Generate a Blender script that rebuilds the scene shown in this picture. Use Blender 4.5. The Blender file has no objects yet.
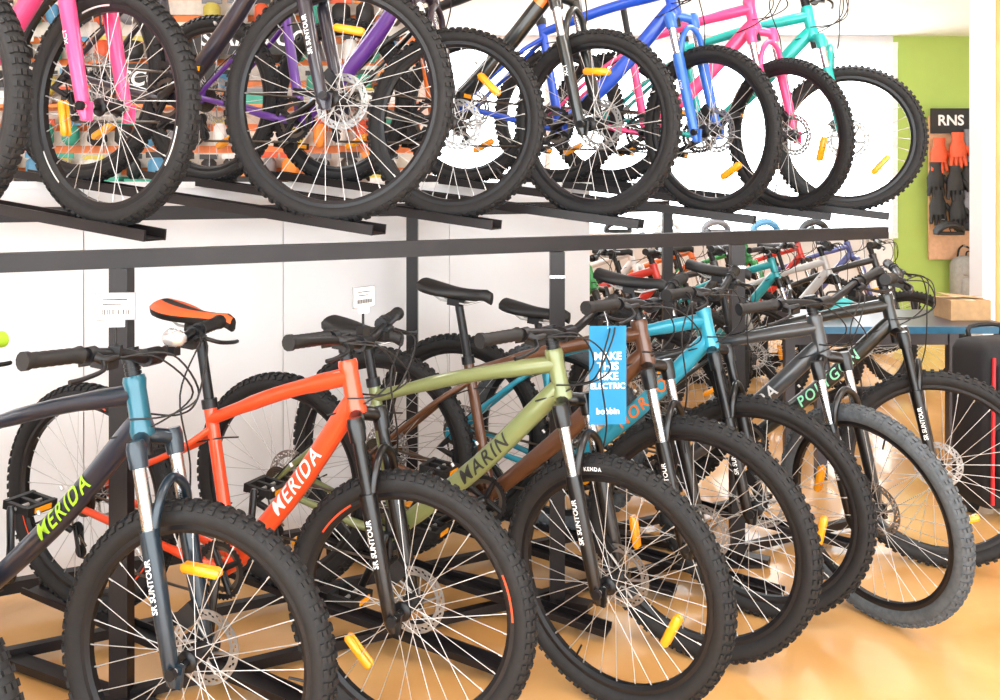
import bpy, bmesh, math, random
from mathutils import Vector, Matrix
random.seed(7)
scene = bpy.context.scene
COL = scene.collection
V = Vector

# ------------------------------------------------------------------ materials
MATS = {}
def mat(name, col, rough=0.5, metal=0.0, coat=0.0, noise=0.08, scale=30, bump=0.0, emit=0.0):
    if name in MATS: return MATS[name]
    m = bpy.data.materials.new(name); m.use_nodes = True
    nt = m.node_tree; b = nt.nodes['Principled BSDF']
    tc = nt.nodes.new('ShaderNodeTexCoord')
    n = nt.nodes.new('ShaderNodeTexNoise'); n.inputs['Scale'].default_value = scale; n.inputs['Detail'].default_value = 3
    nt.links.new(tc.outputs['Object'], n.inputs['Vector'])
    r = nt.nodes.new('ShaderNodeValToRGB')
    r.color_ramp.elements[0].position = 0.3; r.color_ramp.elements[1].position = 0.7
    c0 = [max(0, c*(1-noise)) for c in col]; c1 = [min(1, c*(1+noise)) for c in col]
    r.color_ramp.elements[0].color = (*c0, 1); r.color_ramp.elements[1].color = (*c1, 1)
    nt.links.new(n.outputs['Fac'], r.inputs['Fac'])
    nt.links.new(r.outputs['Color'], b.inputs['Base Color'])
    b.inputs['Roughness'].default_value = rough
    b.inputs['Metallic'].default_value = metal
    b.inputs['Coat Weight'].default_value = coat
    if emit:
        b.inputs['Emission Color'].default_value = (*col, 1); b.inputs['Emission Strength'].default_value = emit
    if bump:
        bp = nt.nodes.new('ShaderNodeBump'); bp.inputs['Strength'].default_value = bump
        nt.links.new(n.outputs['Fac'], bp.inputs['Height']); nt.links.new(bp.outputs['Normal'], b.inputs['Normal'])
    MATS[name] = m
    return m

RUB = mat('tire_rubber', (0.009, 0.009, 0.010), 0.72, scale=60, noise=.25)
RUBG = mat('tire_rubber_grey', (0.085, 0.095, 0.105), 0.8, scale=60, noise=.2)
BLK = mat('black_anodised', (0.008, 0.008, 0.010), 0.38, 0.2)
BLKP = mat('black_plastic', (0.008, 0.008, 0.009), 0.55)
BLKG = mat('black_gloss', (0.004, 0.004, 0.005), 0.28, 0.0, 0.2)
SIL = mat('brushed_silver', (0.62, 0.62, 0.63), 0.25, 1.0)
STEEL = mat('spoke_steel', (0.6, 0.6, 0.6), 0.35, 0.7)
ROTOR = mat('rotor_steel', (0.36, 0.35, 0.34), 0.35, .9)
REFL = mat('amber_reflector', (1.0, 0.36, 0.01), 0.2, 0, .5, emit=0.05)
WHT = mat('white_plastic', (0.85, 0.85, 0.85), 0.4)
CARD = mat('white_card', (0.9, 0.9, 0.9), 0.7, noise=.02)
LOGOW = mat('logo_white', (0.9, 0.9, 0.9), 0.4)
CHAIN = mat('chain_steel', (0.14, 0.12, 0.10), 0.4, .9)
RACK = mat('rack_black_steel', (0.011, 0.008, 0.009), 0.42, 0.2, noise=.3, scale=12)

# ------------------------------------------------------------------ mesh builder
class MB:
    def __init__(s): s.v=[]; s.f=[]; s.m=[]; s.sm=[]; s.mats=[]
    def mi(s, m):
        if m not in s.mats: s.mats.append(m)
        return s.mats.index(m)
    def add(s, vs, fs, m, smooth=False, M=None):
        o=len(s.v); k=s.mi(m)
        for v in vs:
            v=V(v); s.v.append(tuple(M@v) if M else tuple(v))
        for f in fs: s.f.append([i+o for i in f]); s.m.append(k); s.sm.append(smooth)
    def box(s, c, d, m, M=None, R=None):
        vs=[]
        for x in (-.5,.5):
            for y in (-.5,.5):
                for z in (-.5,.5):
                    p=V((x*d[0],y*d[1],z*d[2]))
                    if R: p=R@p
                    vs.append(p+V(c))
        s.add(vs,[(0,1,3,2),(4,6,7,5),(0,4,5,1),(2,3,7,6),(0,2,6,4),(1,5,7,3)],m,False,M)
    def tube(s, pts, r, m, n=10, M=None, caps=True, closed=False, sc=1.0):
        pts=[V(p) for p in pts]; N=len(pts)
        if not hasattr(r,'__len__'): r=[r]*N
        T=[]
        for i in range(N):
            if closed: t=pts[(i+1)%N]-pts[i-1]
            else: t=pts[min(i+1,N-1)]-pts[max(i-1,0)]
            T.append(t.normalized() if t.length>1e-9 else V((0,0,1)))
        a=V((0,1,0)) if abs(T[0].y)<.9 else V((0,0,1))
        nrm=(a-T[0]*a.dot(T[0])).normalized()
        vs=[]
        for i in range(N):
            nrm=(nrm-T[i]*nrm.dot(T[i])).normalized(); bn=T[i].cross(nrm)
            for k in range(n):
                an=2*math.pi*k/n
                vs.append(pts[i]+(nrm*math.cos(an)*sc+bn*math.sin(an))*r[i])
        fs=[]
        for i in range(N if closed else N-1):
            j=(i+1)%N
            for k in range(n):
                l=(k+1)%n
                fs.append((i*n+k,i*n+l,j*n+l,j*n+k))
        s.add(vs,fs,m,True,M)
        if caps and not closed:
            s.add(vs[:n],[tuple(range(n))[::-1]],m,False,M)
            s.add(vs[-n:],[tuple(range(n))],m,False,M)
    def lathe(s, c, prof, m, n=24, M=None, smooth=True, loop=False):
        # axis Y
        vs=[]; P=len(prof)
        for (a,r) in prof:
            for k in range(n):
                t=2*math.pi*k/n
                vs.append((c[0]+r*math.cos(t), c[1]+a, c[2]+r*math.sin(t)))
        fs=[]
        for i in range(P if loop else P-1):
            j=(i+1)%P
            for k in range(n):
                l=(k+1)%n
                fs.append((i*n+k,j*n+k,j*n+l,i*n+l))
        s.add(vs,fs,m,smooth,M)
    def obj(s, name, parent=None, ml=None):
        me=s.mesh(name)
        return mkobj(name, me, parent, ml)
    def mesh(s,name):
        me=bpy.data.meshes.new(name); me.from_pydata(s.v,[],s.f); 
        for m in s.mats: me.materials.append(m)
        me.polygons.foreach_set('material_index', s.m)
        me.polygons.foreach_set('use_smooth', s.sm)
        me.update(); return me

def mkobj(name, data, parent=None, ml=None):
    o=bpy.data.objects.new(name,data); COL.objects.link(o)
    if parent: o.parent=parent
    if ml is not None: o.matrix_local=ml
    return o

def cr(P, n=6):
    P=[V(p) for p in P]; out=[]
    for i in range(len(P)-1):
        p0=P[max(i-1,0)];p1=P[i];p2=P[i+1];p3=P[min(i+2,len(P)-1)]
        for k in range(n):
            t=k/n
            out.append(0.5*((2*p1)+(p2-p0)*t+(2*p0-5*p1+4*p2-p3)*t*t+(3*p1-p0-3*p2+p3)*t**3))
    out.append(P[-1]); return out

TXT={}
def text_geo(t, size=1.0, bold=0.0, shear=0.0, align='CENTER', space=1.0, cuts=0):
    key=(t,size,bold,shear,align,space,cuts)
    if key in TXT: return TXT[key]
    cu=bpy.data.curves.new('t','FONT'); cu.body=t; cu.size=size; cu.offset=bold; cu.shear=shear
    cu.align_x=align; cu.align_y='CENTER'; cu.resolution_u=3; cu.space_character=space
    o=bpy.data.objects.new('t',cu); COL.objects.link(o)
    bpy.context.view_layer.update()
    dg=bpy.context.evaluated_depsgraph_get()
    me=bpy.data.meshes.new_from_object(o.evaluated_get(dg))
    if cuts:
        bm=bmesh.new(); bm.from_mesh(me)
        ys=[v.co.y for v in bm.verts]; y0,y1=min(ys),max(ys)
        for i in range(1,cuts):
            bmesh.ops.bisect_plane(bm,geom=bm.verts[:]+bm.edges[:]+bm.faces[:],plane_co=(0,y0+(y1-y0)*i/cuts,0),plane_no=(0,1,0))
        bm.to_mesh(me); bm.free()
    vs=[v.co.copy() for v in me.vertices]; fs=[tuple(p.vertices) for p in me.polygons]
    bpy.data.objects.remove(o); bpy.data.meshes.remove(me); bpy.data.curves.remove(cu)
    TXT[key]=(vs,fs); return TXT[key]

# ------------------------------------------------------------------ wheels
WH={}
def wheel_mesh(R, tire=RUB, rim=BLK, disc=True, stripe=None, label=None, amb=1, rt=0.027):
    key=(R,tire.name,rim.name,disc,stripe.name if stripe else None,label,amb,rt)
    if key in WH: return WH[key]
    b=MB(); kh=.006; Rc=R-kh-rt
    prof=[(rt*math.sin(2*math.pi*k/18), Rc+rt*math.cos(2*math.pi*k/18)) for k in range(18)]
    b.lathe((0,0,0),prof,tire,96,loop=True)
    NP=78
    def knob(ang,phi,lt,lw,h):
        n=V((math.cos(phi)*math.cos(ang), math.sin(phi), math.cos(phi)*math.sin(ang)))
        tg=V((-math.sin(ang),0,math.cos(ang))); sd=n.cross(tg)
        c=V((Rc*math.cos(ang),0,Rc*math.sin(ang)))+n*(rt+h/2-.001)
        Rm=Matrix((tg,sd,n)).transposed()
        b.box(c,(lt,lw,h),tire,R=Rm)
    st=2*math.pi/NP
    for i in range(NP):
        a=i*st
        if i%2:
            knob(a,.20,.014,.009,kh+.001); knob(a,-.20,.014,.009,kh+.001)
            knob(a,.62,.012,.009,kh); knob(a,-.62,.012,.009,kh)
        else:
            knob(a,0.0,.011,.013,kh+.001)
            knob(a,.45,.013,.007,kh); knob(a,-.45,.013,.007,kh)
        knob(a,.95,.014,.009,kh); knob(a,-.95,.014,.009,kh)
    ro=Rc-rt+.008; ri=ro-.024; rm=(ro+ri)/2-.002
    b.lathe((0,0,0),[(-.014,ro),(.014,ro),(.0135,rm),(.008,ri),(-.008,ri),(-.0135,rm)],rim,72,smooth=False,loop=True)
    if stripe:
        for a0 in (0.3,2.4,4.5):
            vs=[];fs=[]
            for k in range(11):
                a=a0+k*.04
                for rr in (ro-.005,ro-.010):
                    vs.append((rr*math.cos(a),-.0148,rr*math.sin(a)))
            for k in range(10): fs.append((2*k,2*k+1,2*k+3,2*k+2))
            b.add(vs,fs,stripe)
    b.tube([(0,-.05,0),(0,.05,0)],.009,BLK,10)
    b.lathe((0,0,0),[(-.034,.0),(-.034,.024),(-.029,.026),(-.024,.016),(.024,.016),(.029,.026),(.034,.024),(.034,0)],BLK,16)
    NS=32
    for k in range(NS):
        a=2*math.pi*(k+.5)/NS; side=1 if k%2 else -1
        ha=a+(1.15 if (k//2)%2 else -1.15)
        b.tube([(.023*math.cos(ha),side*.028,.023*math.sin(ha)),(ri*math.cos(a),side*.003,ri*math.sin(a))],.0012,STEEL,4,caps=False)
        b.tube([(ri*math.cos(a),side*.003,ri*math.sin(a)),((ri-.012)*math.cos(a),side*.004,(ri-.012)*math.sin(a))],.0022,STEEL,4,caps=False)
    if disc:
        yd=.043; n=72
        vs=[];fs=[]
        for k in range(n):
            a=2*math.pi*k/n
            for j,rr in enumerate((.066,.072,.076,.081,.085)): 
                vs.append((rr*math.cos(a+.03*j),yd,rr*math.sin(a+.03*j)))
        for k in range(n):
            l=(k+1)%n
            for j in range(4):
                if (j==1 and k%3==0) or (j==2 and k%3==1) : continue
                fs.append((5*k+j,5*k+j+1,5*l+j+1,5*l+j))
        b.add(vs,fs,ROTOR)
        b.lathe((0,yd,0),[(-.001,.0635),(.001,.0635),(.001,.068),(-.001,.068)],ROTOR,48,loop=True,smooth=False)
        b.lathe((0,yd,0),[(-.001,.083),(.001,.083),(.001,.087),(-.001,.087)],ROTOR,48,loop=True,smooth=False)
        for k in range(6):
            a=k*math.pi/3
            b.tube([(.02*math.cos(a),yd,.02*math.sin(a)),(.066*math.cos(a+.5),yd,.066*math.sin(a+.5))],.0045,ROTOR,4)
        b.lathe((0,yd,0),[(-.004,.0),(-.004,.024),(.004,.024),(.004,0)],BLK,16)
    for q in range(amb):
        a=q*2.1; rr=ri*0.70
        c=V((rr*math.cos(a),0,rr*math.sin(a))); tg=V((-math.sin(a),0,math.cos(a)))
        for sgn in (-1,1):
            b.tube([c-tg*.050+V((0,sgn*.007,0)),c-tg*.043+V((0,sgn*.007,0)),c+tg*.043+V((0,sgn*.007,0)),c+tg*.050+V((0,sgn*.007,0))],[.006,.0125,.0125,.006],REFL,8,sc=.55)
    b.tube([(0,0,-ri),(0,0,-ri+.04)],.003,BLK,6)
    if label:
        for a0 in (math.pi/2+.6,):
            vs,fs=text_geo(label,.015,.0003,0,space=1.2)
            ov=[]
            for p in vs:
                ang=a0-p.x/Rc; r=Rc-.004+p.y
                ov.append((r*math.cos(ang),-(rt+.0006),r*math.sin(ang)))
            b.add(ov,fs,LOGOW)
    me=b.mesh('wheel'); WH[key]=me; return me

# ------------------------------------------------------------------ bicycle
def frame_pts(R,wb):
    A=math.radians(71.5)
    ax=V((-math.cos(A),0,math.sin(A))); fw=V((math.sin(A),0,math.cos(A)))
    F=V((0,0,R)); A0=F-fw*.045
    k=R/.36
    tc=.465*k+.02
    return ax,fw,F,A0,tc

def bike(name, x, y, R=.36, th=24, steer=0, z0=0, lift=.125, wb=1.12, col=(.5,.5,.5), col2=None, fork=None, stan=SIL,
         tire=RUB, rim=BLK, stripe=None, logo=None, logoc=None, saddle2=None, disc=True, spin=0, spin2=1.0, label=None,
         amb=1, crank=0.6, headc=None, seatz=.98, detail=True, barw=.345, lean=0, grip=None, cs=.432, back=.0, rt=.027, nolow=False):
    PA=mat('paint_%02d%02d%02d'%tuple(int(c*99) for c in col),col,.28,.1,.6,noise=.03)
    PB=mat('paint_%02d%02d%02d'%tuple(int(c*99) for c in (col2 or col)),col2 or col,.28,.1,.6,noise=.03)
    PH=mat('paint_%02d%02d%02d'%tuple(int(c*99) for c in (headc or col)),headc or col,.28,.1,.6,noise=.03)
    PF=mat('paint_%02d%02d%02d'%tuple(int(c*99) for c in fork),fork,.3,.1,.5,noise=.03) if fork else BLKG
    root=bpy.data.objects.new(name,None); COL.objects.link(root); root.empty_display_size=.1
    hd=V((math.cos(math.radians(th)),-math.sin(math.radians(th)),0))
    x-=hd.x*back; y-=hd.y*back
    M=Matrix.Translation((x,y,z0))@Matrix.Rotation(math.radians(-th),4,'Z')@Matrix.Rotation(math.asin(lift/wb),4,'Y')@Matrix.Rotation(math.radians(lean),4,'X')
    root.matrix_world=M
    ax,fw,F,A0,tc=frame_pts(R,wb)
    S=Matrix.Translation(A0)@Matrix.Rotation(math.radians(steer),4,ax)@Matrix.Translation(-A0)
    P=lambda t,f=0,yy=0: A0+ax*t+fw*f+V((0,yy,0))
    hb=tc+.045; ht=hb+.115
    HB=P(hb); HT=P(ht)
    RH=V((-wb,0,R)); BB=V((-wb+cs,0,R-.045))
    sd=V((-math.cos(math.radians(73)),0,math.sin(math.radians(73))))
    ST=BB+sd*.44
    # frame
    b=MB()
    b.tube([P(hb-.015),P(hb),P(hb+.03),P(ht-.02),P(ht),P(ht+.012)],[.027,.029,.024,.024,.027,.024],PH,16)
    t0=P(ht-.03); t1=ST-sd*.035
    mid=(t0+t1)/2+V((0,0,.012))
    b.tube(cr([t0,mid,t1],6),[.024]*4+[.021]*5+[.018]*4,PA,14,sc=1.05)
    d0=P(hb+.022); d1=BB+V((.01,0,.01)); mid=(d0+d1)/2+V((.010,0,-.014))
    dpts=cr([d0,mid,d1],6)
    b.tube(dpts,[.026,.029,.030,.030,.030,.030,.030,.030,.029,.028,.027,.026,.025],PA,14,sc=.9)
    if col2: b.tube([d0+(mid-d0)*.0,d0+(mid-d0)*.25],[.0275,.0305],PB,14,sc=.92)
    b.tube([BB,BB+sd*.2,ST],[.021,.018,.018],PB if col2 else PA,14)
    b.tube([ST-sd*.004,ST+sd*.022],.022,BLK,14)
    b.tube([BB+V((0,-.036,0)),BB+V((0,.036,0))],.024,PA,16)
    for sg in (-1,1):
        b.tube(cr([ST-sd*.06+V((0,sg*.012,0)),ST-sd*.06+V((-.10,sg*.05,-.085)),RH+V((.05,sg*.066,.06)),RH+V((0,sg*.066,.01))],5),.0095,PA,8)
        b.tube(cr([BB+V((-.01,sg*.025,-.004)),BB+V((-.13,sg*.05,.006)),RH+V((.06,sg*.066,-.004)),RH+V((.0,sg*.066,0))],5),[.014]*6+[.011]*10,PA,8)
        b.box(RH+V((.005,sg*.066,.004)),(.05,.008,.04),PA)
    b.tube([ST-sd*.02,ST+sd*(seatz-ST.z-.03)/sd.z],.0145,BLK,12)
    for k in (.4,.55):
        q=BB+(d0-BB)*k+V((-.02,0,.02)); b.tube([q,q+V((-.008,0,.008))],.005,STEEL,6)
    b.obj('frame',root)
    # logos wrapped round the down tube
    if logo:
        lc=mat('logo_%02d%02d%02d'%tuple(int(c*99) for c in logoc),logoc,.4) if logoc else LOGOW
        lb=MB()
        cum=[0]
        for i in range(1,len(dpts)): cum.append(cum[-1]+(dpts[i]-dpts[i-1]).length)
        def at(s_):
            s_=max(0,min(cum[-1]-1e-5,s_))
            for i in range(1,len(cum)):
                if s_<=cum[i]:
                    t=(s_-cum[i-1])/(cum[i]-cum[i-1]); d=(dpts[i-1]-dpts[i]).normalized()
                    return dpts[i-1].lerp(dpts[i],t),d
        cen=cum[-1]*.46
        for sg in (-1,1):
            vs,fs=text_geo(logo,.057,.0008,.25,space=1.2,cuts=8)
            out=[]
            for p in vs:
                c_,d=at(cen-p.x*(1 if sg<0 else -1))
                X=d*(1 if sg<0 else -1); Z=V((0,sg,0)); Y=Z.cross(X)
                a=p.y/.031
                out.append(c_+Y*.0322*math.sin(a)+Z*.0290*math.cos(a))
            lb.add(out,fs,lc)
        lb.obj('logo_decal',root)
    # saddle
    sb=MB(); SM=BLKP
    S2=mat('saddle_%02d%02d%02d'%tuple(int(c*99) for c in saddle2),saddle2,.5) if saddle2 else SM
    top=BB+sd*((seatz-BB.z)/sd.z)
    n=13; secs=[]
    for i in range(n):
        t=i/(n-1); xx=-.13+.26*t
        u=min(1,max(0,(t-.2)/.5)); u=u*u*(3-2*u)
        w=.019+.054*(1-u)
        if t<.1: w*=.75+2.5*t
        if t>.93: w*=.65
        zz=.022+.012*(2*t-1)**2-(.012 if t>.95 else 0)
        ring=[]
        for k in range(9):
            a=-1+2*k/8; ring.append((xx,a*w,zz-.010*a*a-.006*a**4))
        ring+= [(xx,w*.92,zz-.034),(xx,w*.4,zz-.040),(xx,-w*.4,zz-.040),(xx,-w*.92,zz-.034)]
        secs.append(ring)
    K=13; vs=[V(p)+top for r_ in secs for p in r_]
    fa=[];fb=[]
    for i in range(n-1):
        for k in range(K):
            l=(k+1)%K; f=(i*K+k,(i+1)*K+k,(i+1)*K+l,i*K+l)
            (fb if (k in (0,1,2,5,6,7) and saddle2) else fa).append(f)
    sb.add(vs,fa,SM,True); 
    if fb: sb.add(vs,fb,S2,True)
    sb.add(vs,[tuple(range(K))[::-1],tuple(range((n-1)*K,n*K))],SM)
    for sg in (-1,1):
        sb.tube([top+V((-.10,sg*.03,.0)),top+V((-.05,sg*.02,-.028)),top+V((.05,sg*.02,-.028)),top+V((.11,sg*.008,-.004))],.0035,STEEL,6)
    sb.box(top+V((0,0,-.028)),(.045,.05,.022),BLK)
    sb.obj('saddle',root)
    # fork (steered)
    fb_=MB()
    fb_.tube([P(hb-.06),P(ht+.06)],.0165,BLK,12)
    for sg in (-1,1):
        yy=sg*.068
        fb_.tube([P(.27,.03,yy),P(tc-.01,.03,yy)],.0155,stan,12)
        fb_.tube([P(-.035,.032,yy),P(-.01,.03,yy),P(.10,.03,yy),P(.285,.03,yy),P(.31,.03,yy)],[.010,.0175,.0195,.0225,.0215],PF,12)
        fb_.box(P(-.012,.04,yy),(.035,.012,.05),PF)
        fb_.tube([P(tc-.03,.03,yy),P(tc+.015,.03,yy),P(tc+.03,.03,yy)],[.021,.023,.019],PF,12)
        if detail:
            c_=P(.19,.03,yy)
            Z=V((0,sg,0)); X=ax*(1 if sg<0 else -1); Y=Z.cross(X)
            v_,f_=text_geo('SR SUNTOUR' if R>.34 else 'XCT',.020,.0004,0,cuts=4)
            fb_.add([c_+X*p.x+Y*.0232*math.sin(p.y/.022)+Z*.0232*math.cos(p.y/.022) for p in v_],f_,LOGOW)
    fb_.tube(cr([P(tc+.005,.03,-.072),P(tc+.02,.018,-.035),P(tc+.03,0,0),P(tc+.02,.018,.035),P(tc+.005,.03,.072)],4),.019,PF,10)
    fb_.tube(cr([P(.285,.035,-.066),P(.365,.055,-.05),P(.405,.06,0),P(.365,.055,.05),P(.285,.035,.066)],5),.011,PF,8,sc=1.0)
    fb_.tube([F+V((0,-.088,0)),F+V((0,.088,0))],.007,STEEL,8)
    fb_.tube([F+V((0,-.095,0)),F+V((.0,-.084,0))],.013,BLK,10)
    if disc:
        fb_.box(F+V((-.055,.052,.062)),(.045,.04,.055),BLK,R=Matrix.Rotation(.7,3,'Y'))
    fb_.obj('suspension_fork',root,S)
    # handlebar
    h=MB()
    C=P(ht+.055)+V((.055,0,.012))
    for k in range(3): h.tube([P(ht+.014+k*.010),P(ht+.022+k*.010)],.019,BLK,14)
    h.tube([P(ht+.045),P(ht+.078)],.021,BLK,14)
    h.tube([P(ht+.060),C],[.017,.016],BLK,12)
    h.tube([C+V((0,-.025,0)),C+V((0,.025,0))],.0215,BLK,12)
    bp=cr([C+V((-.045,-barw,.035)),C+V((-.02,-.20,.032)),C+V((0,-.09,.018)),C+V((0,-.03,0)),C+V((0,.03,0)),C+V((0,.09,.018)),C+V((-.02,.20,.032)),C+V((-.045,barw,.035))],5)
    h.tube(bp,.0125,BLK,10)
    GR=grip or BLKP
    for sg in (-1,1):
        g0=C+V((-.022,sg*(barw-.13),.032)); g1=C+V((-.046,sg*(barw+.004),.035))
        dv=g1-g0
        rr=[.0175 if i%2 else .0162 for i in range(15)]; rr[0]=.020; rr[-1]=.020;rr[-2]=.020
        h.tube([g0+dv*i/14 for i in range(15)],rr,GR,12)
        L=C+V((-.017,sg*(barw-.155),.030))
        h.tube([L+V((0,-.012,0)),L+V((0,.012,0))],.018,BLK,10)
        h.tube([L,L+V((.03,-sg*.005,-.008)),L+V((.035,-sg*.045,-.006))],[.012,.011,.008],BLK,8)
        h.tube(cr([L+V((.035,0,-.01)),L+V((.06,sg*.03,-.02)),L+V((.06,sg*.09,-.028)),L+V((.055,sg*.12,-.03))],4),.0055,BLK,6)
        L2=L-V((0,sg*.035,0))
        h.box(L2+V((.012,0,-.02)),(.045,.035,.024),BLKP)
        h.tube([L2+V((-.01,0,-.024)),L2+V((-.035,sg*.025,-.03))],.006,BLKP,6)
    h.obj('handlebar',root,S)
    # cables
    cb=MB()
    Sm=S
    for sg,ln,end in ((-1,.14,P(hb+.03,0,-.03)),(1,.13,P(hb+.03,0,.03)),(-1,.09,d0+V((-.06,-.028,-.05))),(1,.11,(P(.30,.02,.092)))):
        st=C+V((.02,sg*.145,.022))
        e=Sm@end if (sg==1 and ln==.11) else end
        a=Sm@st; m1=Sm@(C+V((ln*.75+random.uniform(-.01,.02),sg*.08,.02+random.uniform(-.01,.02)))); m2=Sm@(C+V((ln+random.uniform(-.02,.02),-sg*.02,-.07)))
        cb.tube(cr([a,m1,m2,(m2+e)/2+V((.02,0,-.015)),e],6),.0024,BLKP,6)
    cb.tube(cr([t1+V((.1,.0,-.03)),ST-sd*.1+V((-.03,-.02,0)),RH+V((.12,-.07,.15)),RH+V((-.02,-.09,-.03))],6),.0025,BLKP,6)
    cb.obj('cables',root)
    # drivetrain
    d=MB(); cy=-.05
    for rr,yy,mm in ((.080,cy,BLK),(.064,cy+.009,CHAIN)):
        nT=int(rr*450)
        ring=[]
        for k in range(nT*2):
            ring.append(rr+(.003 if k%2 else -.002))
        vs=[];fs=[]; N=len(ring)
        for k in range(N):
            a=2*math.pi*k/N
            for (q,yo) in ((ring[k],-.0015),(ring[k],.0015),(rr-.014,.0015),(rr-.014,-.0015)):
                vs.append(BB+V((q*math.cos(a),yy+yo,q*math.sin(a))))
        for k in range(N):
            l=(k+1)%N
            for e in range(4): fs.append((4*k+e,4*k+(e+1)%4,4*l+(e+1)%4,4*l+e))
        d.add(vs,fs,mm)
        for k in range(4):
            a=crank+k*math.pi/2+.5
            d.tube([BB+V((0,yy,0)),BB+V(((rr-.01)*math.cos(a),yy,(rr-.01)*math.sin(a)))],.009,BLK,6,sc=.4)
    for sg,aa in ((-1,crank),(1,crank+math.pi)):
        e=BB+V((.172*math.cos(aa),sg*.082,.172*math.sin(aa)))
        s0=BB+V((0,sg*.068,0))
        d.tube([s0+(s0-e).normalized()*.014,s0,s0+(e-s0)*.5,e,e+(e-s0).normalized()*.012],[.010,.0175,.012,.0125,.008],BLKG,8,sc=.7)
        d.tube([BB,s0],.012,BLK,10)
        pc=e+V((0,sg*.06,0))
        d.tube([e,pc+V((0,sg*.045,0))],.006,STEEL,6)
        for q in (.042,-.042):
            d.box(pc+V((q,0,0)),(.014,.092,.024),BLKP)
        for q in (-.04,0,.04): d.box(pc+V((0,q,0)),(.085,.012,.02),BLKP)
        for q in (-.045,.045): d.box(pc+V((q+.005*(1 if q>0 else -1),0,0)),(.005,.05,.014),REFL)
    for i in range(7):
        rr=.052-.0055*i; yy=-.026-.0045*i
        d.lathe(RH,[(yy-.001,rr-.012),(yy-.001,rr),(yy+.001,rr),(yy+.001,rr-.012)],CHAIN,24,loop=True,smooth=False)
    yc=cy
    J=RH+V((.015,-.05,-.075)); J2=RH+V((.035,-.05,-.14))
    d.tube([BB+V((.005,yc,.081)),RH+V((0,-.045,.036))],.0045,CHAIN,4)
    d.tube([BB+V((-.01,yc,-.081)),J2+V((0,0,-.018))],.0045,CHAIN,4)
    d.tube([RH+V((-.036,-.045,0)),J+V((-.02,0,0)),J2+V((.02,0,.02))],.004,CHAIN,4)
    for q in (J,J2):
        d.lathe(q,[(-.004,.004),(-.004,.019),(.004,.019),(.004,.004)],BLKP,14,loop=True,smooth=False)
    for yo in (-.009,.009):
        d.tube([J+V((-.005,yo,.01)),J2+V((.005,yo,-.01))],.009,BLK,6,sc=.3)
    d.tube([RH+V((0,-.072,-.012)),RH+V((-.03,-.09,-.05)),J+V((0,-.02,0))],[.012,.014,.01],BLK,8)
    d.obj('drivetrain',root)
    wm=wheel_mesh(R,tire,rim,disc,stripe,label,amb,rt)
    mkobj('front_wheel',wm,root,S@Matrix.Translation(F)@Matrix.Rotation(spin,4,'Y'))
    mkobj('rear_wheel',wheel_mesh(R,tire,rim,disc,stripe,None,1,rt),root,Matrix.Translation(RH)@Matrix.Rotation(spin2,4,'Y'))
    return dict(root=root,M=M,S=S,C=C,wb=wb,R=R,HT=HT)

ORG=(0.86,.075,.018); LIME=(.35,.6,.03)
LOW=[]
L=LOW.append
L(bike('mountain_bike',-1.20,1.80,.35,col=(.006,.012,.012),logo='MERIDA',logoc=LIME,grip=mat('lime_grip',LIME,.5),crank=-1.3,back=.03))
L(bike('mountain_bike',-.705,2.055,.355,steer=9,col=(.003,.012,.030),headc=(.0,.11,.17),fork=(.006,.020,.035),stan=SIL,logo='MERIDA',logoc=LIME,spin=-1.62,crank=-1.35,back=.035))
L(bike('mountain_bike',-.244,2.308,.35,steer=5,col=ORG,logo='MERIDA',saddle2=(.9,.12,.02),stan=BLKG,spin=2.25,crank=-1.5,stripe=mat('stripe_orange',ORG,.5),back=.035,cs=.56,barw=.29,seatz=.97))
L(bike('mountain_bike',.328,2.459,.35,steer=-12,col=(.20,.235,.092),stan=SIL,logo='MARIN',logoc=(.02,.02,.02),spin=.35,crank=-1.9,label='KENDA',seatz=.88,back=.055))
L(bike('mountain_bike',.637,2.70,.37,steer=-10,col=(.11,.042,.018),stan=SIL,spin=2.9,crank=-2.5,back=.085,seatz=.97))
L(bike('mountain_bike',.921,2.96,.37,steer=-8,col=(.03,.36,.52),stan=BLKG,logo='NORCO',logoc=(.9,.2,.02),spin=.1,crank=-.4,back=.11,seatz=.87))
L(bike('mountain_bike',1.277,2.95,.36,steer=-36,col=(.045,.048,.052),tire=RUBG,stan=SIL,logo='MERIDA',logoc=(.6,.6,.6),spin=3.3,crank=-1.0,back=.095))
L(bike('mountain_bike',1.68,3.36,.37,steer=0,col=(.015,.018,.018),stan=BLKG,logo='POLYGON',logoc=(.3,.75,.5),spin=1.0,crank=-.5,back=.08))
ZU=1.315
UP=[]
U=UP.append
kw=dict(z0=ZU,lift=.12,wb=1.05,seatz=.93,rt=.0235)
PINK=(.90,.075,.26)
U(bike('city_bicycle',-1.38,2.15,.325,col=(.02,.02,.02),fork=(.02,.02,.02),spin=1.6,disc=False,stan=SIL,**kw))
U(bike('city_bicycle',-1.04,2.42,.325,steer=-3,col=PINK,fork=PINK,rim=BLK,spin=2.9,disc=False,stan=SIL,back=.05,stripe=mat('stripe_silver',(.8,.8,.8),.3,.5),**kw))
U(bike('city_bicycle',-.482,2.70,.375,steer=10,col=(.02,.018,.03),fork=(.02,.018,.025),stan=BLKG,spin=-1.5,back=.06,**kw))
U(bike('city_bicycle',-.16,3.03,.325,steer=5,col=(.12,.035,.30),fork=(.03,.02,.03),stan=SIL,spin=-.9,back=.035,**kw))
U(bike('city_bicycle',.342,3.08,.325,steer=-12,col=(.02,.018,.018),col2=(.9,.2,.02),fork=(.02,.02,.02),stan=SIL,spin=-1.6,back=.055,**kw))
U(bike('city_bicycle',.836,3.44,.325,steer=-28,col=(.015,.09,.62),fork=(.03,.15,.62),stan=SIL,spin=.9,back=.065,**kw))
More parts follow.
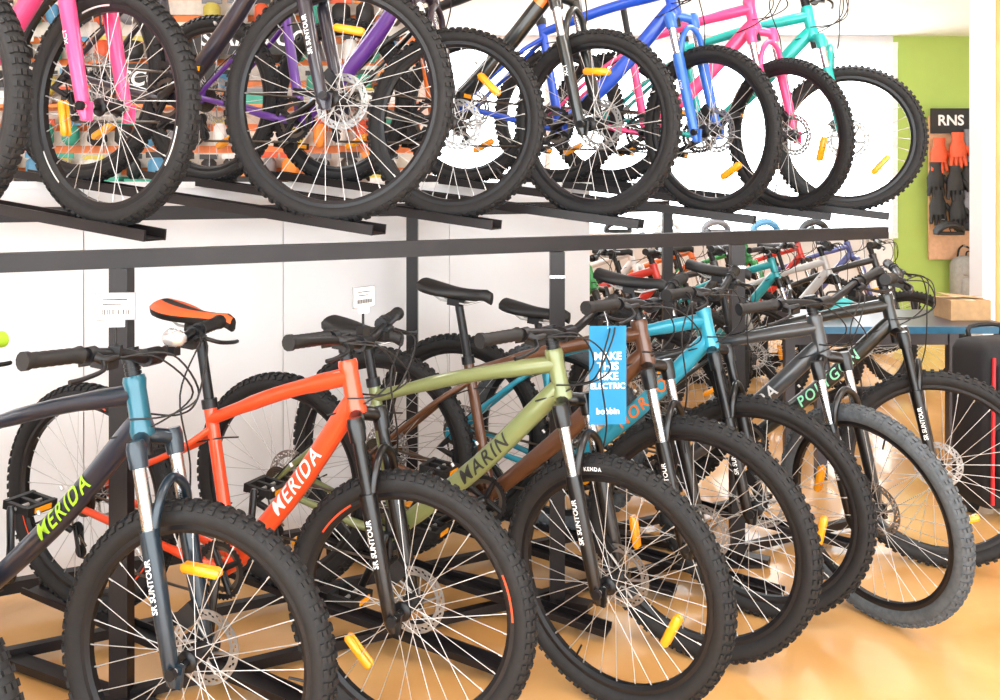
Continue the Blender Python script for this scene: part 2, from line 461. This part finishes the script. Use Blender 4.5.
U(bike('city_bicycle',1.256,3.78,.325,steer=-34,col=PINK,fork=PINK,stan=SIL,spin=.2,rim=BLK,back=.075,**kw))
U(bike('city_bicycle',1.515,3.83,.315,steer=0,col=(.01,.45,.40),fork=(.01,.4,.36),stan=SIL,spin=.6,back=.07,**kw))
# second and third floor rows deeper in the shop
cols=[(.03,.30,.06),(.6,.03,.02),(.05,.05,.05),(.02,.35,.4),(.5,.5,.5),(.03,.03,.03)]
for i,c in enumerate(cols):
    bike('mountain_bike',.75+.42*i,5.25+.2*i,.35,th=24+random.uniform(-6,6),steer=random.uniform(-15,10),lift=0.0,col=c,spin=i,detail=False,logo='TREK' if i%2 else None)
cols=[(.75,.75,.75),(.8,.16,.02),(.03,.28,.08),(.7,.04,.03),(.08,.1,.3)]
for i,c in enumerate(cols):
    bike('mountain_bike',1.2+.5*i,6.75+.22*i,.35,th=24+random.uniform(-8,8),steer=random.uniform(-15,10),lift=0.0,col=c,spin=i+.5,detail=False,fork=c if i%2==0 else None)

# ------------------------------------------------------------------ rack
rk=MB()
def beam(p0,p1,w,h,m=RACK,b=rk):
    p0=V(p0);p1=V(p1);X=(p1-p0).normalized(); Y=V((0,0,1)).cross(X)
    if Y.length<.1: Y=V((0,1,0))
    Y.normalize(); Z=X.cross(Y)
    b.box((p0+p1)/2,((p1-p0).length,w,h),m,R=Matrix((X,Y,Z)).transposed())
D=V((2.94,1.49,0)).normalized()
B0=V((-1.3,2.338,0))-D*.9; B1=V((1.638,3.83,0))
off=V((-.85,.42,0))
def zz(p,z): return V((p.x,p.y,z))
beam(zz(B0,1.228),zz(B1,1.228),.04,.050)
R0=B0+off; R1=B1+off
beam(zz(R0,1.33),zz(R1,1.33),.04,.05)
beam(zz(B0+off*.1,1.275),zz(B0+off*.9,1.315),.03,.03)
for P_,h in ((V((-1.038,2.47,0)),1.203),(V((.194,3.06,0)),1.203),(V((.90,3.42,0)),1.203)):
    q=P_
    beam(zz(q,0.0),zz(q,h),.050,.050)
    beam(zz(q-off.normalized()*.12,.022),zz(q+off*1.0,.022),.05,.024)
    rk.box(zz(q,.006),(.15,.13,.012),RACK)
    rk.box(zz(q,1.12),(.052,.052,.010),SIL)
for r in (V((-2.2,2.73,0)),V((-.357,3.667,0)),V((.79,4.25,0))):
    beam(zz(r,0.0),zz(r,1.305),.045,.045)
    rk.box(zz(r,.006),(.12,.12,.012),RACK)
beam(zz(B0,.03),zz(B1,.03),.03,.03)
beam(zz(R0,.085),zz(R1,.085),.04,.04)
beam(zz(B0+off*.5,.035),zz(B1+off*.5,.035),.03,.03)
def channel(Mx,x0,x1,w=.066,hh=.030):
    L_=x1-x0; c=(x0+x1)/2
    rk.box((c,0,-.006),(L_,w,.005),RACK,M=Mx)
    for sg in (-1,1): rk.box((c,sg*(w/2+.003),hh*.2),(L_,.005,hh),RACK,M=Mx)
for q in UP:
    channel(q['M'],-q['wb']-.28,.20)
for i,q in enumerate(LOW):
    channel(q['M'],-q['wb']-.22,-.24,.060,.020)
rk.obj('bike_rack')

# ------------------------------------------------------------------ tags
def tag_obj(name,w,h,top,lines,m,tm,tilt=0,string=None):
    b=MB()
    b.box((0,0,-h/2),(w,.0015,h),m)
    for t,sz,dz in lines:
        vs,fs=text_geo(t,sz,sz*.03,0)
        b.add([(p.x,-.0022,p.y+dz) for p in vs],fs,tm)
    if string:
        b.tube([V((0,0,-.008)),V((0,.0,.01)),V(string)],.0012,WHT,5)
    o=b.obj(name); o.matrix_world=Matrix.Translation(top)@Matrix.Rotation(tilt,4,'Z'); return o
BLU=mat('blue_card',(.008,.20,.40),.7,noise=.03)
g=LOW[3]; p=g['M']@g['S']@(g['C']+V((-.035,.29,.035)))
tag_obj('hang_tag',.105,.275,p+V((-.030,-.25,-.030)),[('MAKE',.030,-.085),('THIS',.030,-.113),('BIKE',.030,-.141),('ELECTRIC',.0225,-.168),('bobbin',.024,-.238)],BLU,LOGOW,.08,string=(0.028,.24,.035))
INK=mat('ink_black',(.02,.02,.02),.6)
def price_tag(q,yy,dz=.16,w=.08,hh=.055,rz=.15):
    p=q['M']@q['S']@(q['C']+V((0,yy,.02)))
    b=MB()
    b.box((0,0,dz),(w,.002,hh),CARD)
    b.box((0,0.0025,dz),(w+.006,.002,hh+.006),mat('tag_holder_grey',(.25,.25,.26),.4))
    b.box((0,0.002,dz-hh*.5-.008),(w*.5,.004,.02),WHT)
    b.tube([(0,.004,.01),(0,.004,dz)],.0035,BLKP,6)
    b.box((0,.004,.008),(.025,.025,.03),BLKP)
    for k in range(18):
        b.box((-w*.36+w*.042*k,-.0015,dz-hh*.22),(w*.012+(k%3)*.0005,.001,hh*.22),INK)
    for k in range(2): b.box((-.005*k,-.0015,dz+hh*.28-k*hh*.18),(w*.66-k*.012,.001,.0028),INK)
    o=b.obj('price_tag'); o.matrix_world=Matrix.Translation(p)@Matrix.Rotation(rz,4,'Z')
price_tag(LOW[1],-.13,.11)
price_tag(LOW[2],-.0,.10,.07,.05,.9)
b=MB(); SLV=mat('lamp_silver',(.75,.75,.77),.25,.7)
b.lathe((0,0,0),[(-.03,0),(-.03,.012),(-.015,.020),(.012,.023),(.018,.020),(.018,0)],SLV,20)
b.box((0,.0,-.026),(.02,.02,.03),BLK)
q=LOW[1]; p=q['M']@q['S']@(q['C']+V((.035,.03,.045)))
o=b.obj('bicycle_lamp'); o.matrix_world=Matrix.Translation(p)@Matrix.Rotation(math.radians(60),4,'Z')

# ------------------------------------------------------------------ room
WALLW=mat('wall_white_paint',(.84,.84,.85),.7,noise=.03,scale=2)
CEIL=mat('ceiling_paint',(.9,.89,.85),.8,noise=.02,scale=2)
LIMEW=mat('wall_lime_paint',(.42,.58,.13),.7,noise=.04,scale=3)
XL,XR,YB,YF,ZC=-6.0,6.2,9.5,-2.0,3.0
def slab(name,c,d,m):
    b=MB(); b.box(c,d,m); return b.obj(name)
fm=bpy.data.materials.new('floor_polished_timber'); fm.use_nodes=True
nt=fm.node_tree; bs=nt.nodes['Principled BSDF']
tc=nt.nodes.new('ShaderNodeTexCoord'); mp=nt.nodes.new('ShaderNodeMapping'); mp.inputs['Scale'].default_value=(1.2,1.2,1)
nt.links.new(tc.outputs['Object'],mp.inputs['Vector'])
n1=nt.nodes.new('ShaderNodeTexNoise'); n1.inputs['Scale'].default_value=1.6; n1.inputs['Detail'].default_value=8; n1.inputs['Distortion'].default_value=.6
nt.links.new(mp.outputs[0],n1.inputs['Vector'])
r=nt.nodes.new('ShaderNodeValToRGB'); r.color_ramp.elements[0].position=.3; r.color_ramp.elements[1].position=.7
r.color_ramp.elements[0].color=(.66,.33,.10,1); r.color_ramp.elements[1].color=(.80,.47,.19,1)
nt.links.new(n1.outputs['Fac'],r.inputs['Fac']); nt.links.new(r.outputs[0],bs.inputs['Base Color'])
r2=nt.nodes.new('ShaderNodeMapRange'); r2.inputs['To Min'].default_value=.14; r2.inputs['To Max'].default_value=.32
nt.links.new(n1.outputs['Fac'],r2.inputs['Value']); nt.links.new(r2.outputs[0],bs.inputs['Roughness'])
bs.inputs['Coat Weight'].default_value=.4
slab('floor',((XL+XR)/2,(YF+YB)/2,-.05),(XR-XL,YB-YF,.1),fm)
slab('ceiling',((XL+XR)/2,(YF+YB)/2,ZC+.05),(XR-XL,YB-YF,.1),CEIL)
slab('wall_left',(XL-.05,(YF+YB)/2,ZC/2),(.1,YB-YF,ZC),WALLW)
slab('wall_right',(XR+.05,(YF+YB)/2,ZC/2),(.1,YB-YF,ZC),WALLW)
WX0,WX1,WZ0,WZ1=-.74,4.15,.9,2.9
b=MB()
b.box(((XL+WX0)/2,YB+.05,ZC/2),(WX0-XL,.1,ZC),WALLW)
b.box(((WX0+WX1)/2,YB+.05,WZ0/2),(WX1-WX0,.1,WZ0),WALLW)
b.box(((WX0+WX1)/2,YB+.05,(WZ1+ZC)/2),(WX1-WX0,.1,ZC-WZ1),WALLW)
b.box(((XR+WX1)/2,YB+.05,ZC/2),(XR-WX1,.1,ZC),LIMEW)
b.obj('wall_back')
b=MB()
FR=mat('window_frame_white',(.85,.85,.85),.5)
for xx in (WX0,.5,1.75,3.0,WX1): b.box((xx,YB,(WZ0+WZ1)/2),(.06,.08,WZ1-WZ0),FR)
for z in (WZ0,WZ1): b.box(((WX0+WX1)/2,YB,z),(WX1-WX0+.06,.1,.06),FR)
b.obj('window_1')
slab('baseboard_back',((XL+XR)/2,YB-.012,.05),(XR-XL,.02,.1),WHT)
PART=mat('partition_white',(.88,.88,.90),.6,noise=.02,scale=3)
b=MB(); p0=V((-1.5,3.3,0))-D*2.2; p1=V((.42,4.27,0)); ln=(p1-p0).length
npan=6
for k in range(npan):
    a=p0+D*(ln*k/npan+.0015); c=p0+D*(ln*(k+1)/npan-.0015)
    beam(zz(a,.71),zz(c,.71),.03,1.42,PART,b)
sh=V((-.025,.045,0))
beam(zz(p0+sh,.70),zz(p1+sh,.70),.03,1.38,mat('partition_seam',(.65,.65,.68),.7),b)
beam(zz(p0,1.43),zz(p1,1.43),.06,.025,WHT,b)
b.obj('partition_panel')

# slatwall with merchandise
b=MB(); SLO=mat('slat_orange',(.9,.25,.06),.5); SLG=mat('slat_cream',(.75,.68,.6),.6)
SX0,SX1,SY=-4.6,-.55,6.2
b.box(((SX0+SX1)/2,SY+.03,1.4),(SX1-SX0,.04,2.8),SLO)
for k in range(19): b.box(((SX0+SX1)/2,SY,.1+k*.15),(SX1-SX0,.03,.10),SLG)
for z in (1.35,1.95):
    b.box(((SX0+SX1)/2,SY-.15,z),(SX1-SX0,.3,.02),SLO)
b.obj('slatwall_display')
pal=[(.02,.02,.022),(.03,.03,.03),(.7,.1,.03),(.1,.3,.5),(.8,.8,.78),(.05,.35,.25),(.6,.5,.1),(.02,.02,.02),(.9,.3,.05),(.2,.2,.22)]
pm=[mat('pack_%d'%i,c,.5) for i,c in enumerate(pal)]
b=MB()
def pack(b,c,w,h,m):
    b.box(c+V((0,0,h*.42)),(w,.006,h*.2),random.choice(pm))
    b.tube([c+V((0,0,h*.33)),c+V((0,0,h*.2)),c+V((0,0,-h*.3)),c+V((0,0,-h*.48))],[w*.25,w*.42,w*.45,w*.2],m,8)
    b.tube([c+V((0,.0,h*.5)),c+V((0,.1,h*.52))],.004,STEEL,5)
for z in (1.55,1.78,2.12,2.35,2.6):
    x=SX0+.1
    while x<SX1-.1:
        w=random.uniform(.09,.16); h=random.uniform(.16,.2)
        if random.random()<.88: pack(b,V((x+w/2,SY-.1,z)),w,h,random.choice(pm))
        x+=w+random.uniform(.015,.06)
b.obj('packaged_bike_accessories')
b=MB()
for z in (1.36,1.96):
    x=SX0+.1
    while x<SX1-.3:
        w=random.uniform(.22,.3); h=random.uniform(.08,.13); m=random.choice(pm)
        b.box((x+w/2,SY-.17,z+h/2+.0),(w,.22,h),m); b.box((x+w/2,SY-.17,z+h+.01),(w+.008,.228,.02),random.choice(pm))
        x+=w+random.uniform(.03,.25)
b.obj('shoe_boxes')
for t,xx,zc in (('SCOTT',-2.25,2.42),('SERFAS CO',-1.60,2.68)):
    b=MB(); b.box((0,0,0),(.8,.02,.20),INK); vs,fs=text_geo(t,.14,.003,.2)
    b.add([(p.x,-.012,p.y) for p in vs],fs,LOGOW)
    for sx in (-.35,.35): b.box((sx,.11,0),(.02,.22,.04),INK)
    o=b.obj('brand_sign'); o.location=(xx,SY-.34,zc-.3)

# pegboard with gloves and helmets on the lime wall
PX=4.72
b=MB(); b.box((PX+.10,YB-.07,1.4),(.66,.03,1.5),mat('pegboard',(.70,.42,.25),.7)); 
b.box((PX-.02,YB-.10,2.10),(.40,.03,.26),INK)
vs,fs=text_geo('RNS',.15,.004,0); b.add([(p.x+PX-.02,YB-.118,p.y+2.10) for p in vs],fs,LOGOW)
b.obj('accessory_pegboard')
def glove(b,c,m,s=1):
    b.tube([c+V((0,0,.09))*s,c+V((0,0,.05))*s,c,c+V((0,0,-.05))*s],[.035*s,.032*s,.05*s,.048*s],m,10,sc=.6)
    for k in range(4):
        xx=(-.033+.022*k)*s
        b.tube([c+V((xx,0,-.04*s)),c+V((xx*1.2,-.005,-.08*s)),c+V((xx*1.3,-.015,(-.12+.012*abs(k-1.5))*s))],[.013*s,.012*s,.009*s],m,6)
    b.tube([c+V((.04*s,0,.01*s)),c+V((.07*s,-.01,-.03*s)),c+V((.075*s,-.01,-.06*s))],[.015*s,.013*s,.010*s],m,6)
b=MB()
for r_ in range(3):
    for k in range(4):
        c=V((PX-.20+k*.17+random.uniform(-.02,.02),YB-.20-.05*(k%2),1.80-r_*.30+random.uniform(-.05,.05))); glove(b,c,random.choice([INK,INK,INK,INK,pm[2],pm[9]]),1.8)
        b.tube([c+V((0,0,.14)),c+V((0,.14,.16))],.005,STEEL,5)
b.obj('cycling_gloves')
def helmet(loc,m,nm='bicycle_helmet',hang=False):
    b=MB()
    for s_ in range(7):
        a=-.9+.3*s_
        pts=[]
        for k in range(9):
            t=math.pi*k/8
            pts.append((.13*math.cos(t),.10*math.sin(a)*(.4+.6*math.sin(t)),.12*math.sin(t)*math.cos(a*.75)+.0))
        b.tube(pts,[.012]+[.02]*7+[.012],m,7)
    b.tube([(.135*math.cos(2*math.pi*k/20),.10*math.sin(2*math.pi*k/20),.01) for k in range(20)],.014,m,6,closed=True)
    if hang:
        b.tube(cr([(-.07,.09,0),(-.03,.12,.14),(.03,.12,.14),(.07,.09,0)],4),.005,BLKP,5)
        b.tube([(0,.10,.145),(0,.29,.15)],.006,STEEL,6)
    o=b.obj(nm); o.location=loc; return o
b=MB(); b.box((2.3,YB-.33,.93),(3.0,.30,.03),WHT)
for sx in (.85,2.3,3.75): b.box((sx,YB-.33,.46),(.03,.28,.92),WHT)
b.obj('display_shelf')
for k in range(5): helmet((1.2+.5*k,YB-.33,.952),pm[(0,4,9,3,1)[k]])
for hx,hz in ((PX-.17,.93),(PX+.15,.97)): helmet((hx,YB-.38,hz),pm[0],hang=True)

# right edge columns
slab('trim_1',(2.83,5.05,ZC/2),(.20,.20,ZC),mat('timber_column',(.75,.40,.13),.5,noise=.1,scale=8))
slab('trim_2',(2.690,5.02,ZC/2),(.07,.14,ZC),WALLW)
# counter table
b=MB(); TT=mat('table_dark',(.045,.04,.05),.35); TB=mat('table_edge_blue',(.02,.12,.22),.4)
b.box((2.0,4.62,.735),(.96,.6,.03),TT); b.box((2.0,4.312,.735),(.96,.014,.034),TB)
for sx in (1.56,2.44):
    for sy in (4.38,4.86): b.box((sx,sy,.36),(.05,.05,.72),TT)
b.box((2.0,4.86,.62),(.88,.03,.1),TT)
b.obj('display_table')
CB=mat('cardboard',(.48,.30,.15),.8,noise=.1)
b=MB(); b.box((0,0,.05),(.20,.18,.10),CB); b.box((0,0,.101),(.05,.181,.002),mat('tape',(.7,.6,.4),.3)); 
b.box((-.015,0,.115),(.21,.08,.004),CB,R=Matrix.Rotation(.1,3,'Y')); o=b.obj('cardboard_box'); o.location=(2.36,4.6,.751)
b=MB(); BG=mat('bag_black_fabric',(.012,.012,.015),.8); RD=mat('bag_red_trim',(.6,.02,.03),.5)
def rbox(b,c,d,r,m):
    ks=[(0,-r),(r*.3,-r*.3),(r,0),(d[2]-r,0),(d[2]-r*.3,-r*.3),(d[2],-r)]
    vs=[];n=24
    for (z,ins) in ks:
        for k in range(n):
            a=2*math.pi*k/n; cx=math.copysign(abs(math.cos(a))**.35,math.cos(a)); sy=math.copysign(abs(math.sin(a))**.35,math.sin(a))
            vs.append((c[0]+(d[0]/2+ins)*cx,c[1]+(d[1]/2+ins)*sy,c[2]+z))
    fs=[]
    for i in range(len(ks)-1):
        for k in range(n):
            l=(k+1)%n; fs.append((i*n+k,i*n+l,(i+1)*n+l,(i+1)*n+k))
    fs.append(tuple(range(n))[::-1]); fs.append(tuple(range((len(ks)-1)*n,len(ks)*n)))
    b.add(vs,fs,m,True)
rbox(b,(0,0,.04),(.34,.24,.72),.05,BG)
rbox(b,(0,-.12,.12),(.26,.06,.28),.03,BG); rbox(b,(0,-.12,.45),(.26,.05,.22),.03,BG)
for sx in (-.15,.15): b.tube(cr([(sx,-.125,.08),(sx,-.128,.4),(sx*.95,-.125,.70)],4),.008,RD,6)
for z in (.27,.56): b.tube([(-.11,-.158,z),(.11,-.158,z)],.005,RD,6)
for sx in (-.13,.13): b.lathe((sx,.02,.035),[(-.015,.0),(-.015,.035),(.015,.035),(.015,0)],BLKP,16)
b.tube(cr([(-.08,.08,.74),(-.08,.08,.80),(.08,.08,.80),(.08,.08,.74)],3),.01,BLKP,6)
o=b.obj('travel_bag'); o.location=(2.19,3.95,0); o.rotation_euler=(0,0,.25)
b=MB(); m=mat('pannier_teal',(.05,.4,.42),.8); sz=(.20,.12,.085)
rbox(b,(0,0,0),sz,.035,m); rbox(b,(0,-sz[1]*.45,.02),(sz[0]*.7,.04,sz[2]*.5),.012,m)
b.box((0,0,sz[2]*.75),(sz[0]+.004,sz[1]+.004,.012),BLKP)
b.tube(cr([(-.04,-.0,sz[2]-.01),(-.03,0,sz[2]+.03),(.03,0,sz[2]+.03),(.04,0,sz[2]-.01)],4),.006,BLKP,6)
o=b.obj('pannier_bag'); o.location=(1.75,4.72,.751)
b=MB(); m=mat('backpack_grey',(.35,.34,.31),.85)
rbox(b,(0,0,0),(.36,.20,.50),.09,m); rbox(b,(0,-.10,.06),(.27,.10,.22),.045,m); rbox(b,(0,-.09,.30),(.25,.07,.12),.03,m)
for sx in (-.1,.1): b.tube(cr([(sx,.06,.46),(sx*.6,.10,.56),(0,.13,.60)],4),.010,BLKP,6)
b.tube(cr([(-.04,0,.48),(-.03,0,.54),(.03,0,.54),(.04,0,.48)],4),.008,BLKP,6)
b.tube([(0,.08,.595),(0,.21,.60)],.008,STEEL,6)
o=b.obj('backpack'); o.location=(4.85,YB-.21,.20)

# ------------------------------------------------------------------ lights
LM=mat('added_panel_glow',(1,1,1),.5,emit=16.5,noise=0)
for (xx,yy) in ((-2.2,1.2),(1.6,1.2),(-2.2,3.8),(1.6,3.8),(-2.2,6.6),(2.6,6.8)):  # glowing panels added out of frame to brighten the shop
    b=MB(); b.box((0,0,0),(1.3,.6,.02),LM); b.box((0,0,.015),(1.36,.66,.02),FR)
    o=b.obj('added_fill_panel'); o.location=(xx,yy,ZC-.025)
w=bpy.data.worlds.new('World'); scene.world=w; w.use_nodes=True
bg=w.node_tree.nodes['Background']; bg.inputs[0].default_value=(.94,.98,1,1); bg.inputs[1].default_value=6.3

cam=bpy.data.cameras.new('Camera'); cam.lens=32.4; cam.sensor_width=36; cam.shift_y=-.165; cam.clip_start=.05
co=bpy.data.objects.new('Camera',cam); COL.objects.link(co); co.location=(0,0,1.43); co.rotation_euler=(math.pi/2,0,0)
scene.camera=co
scene.view_settings.view_transform='Standard'
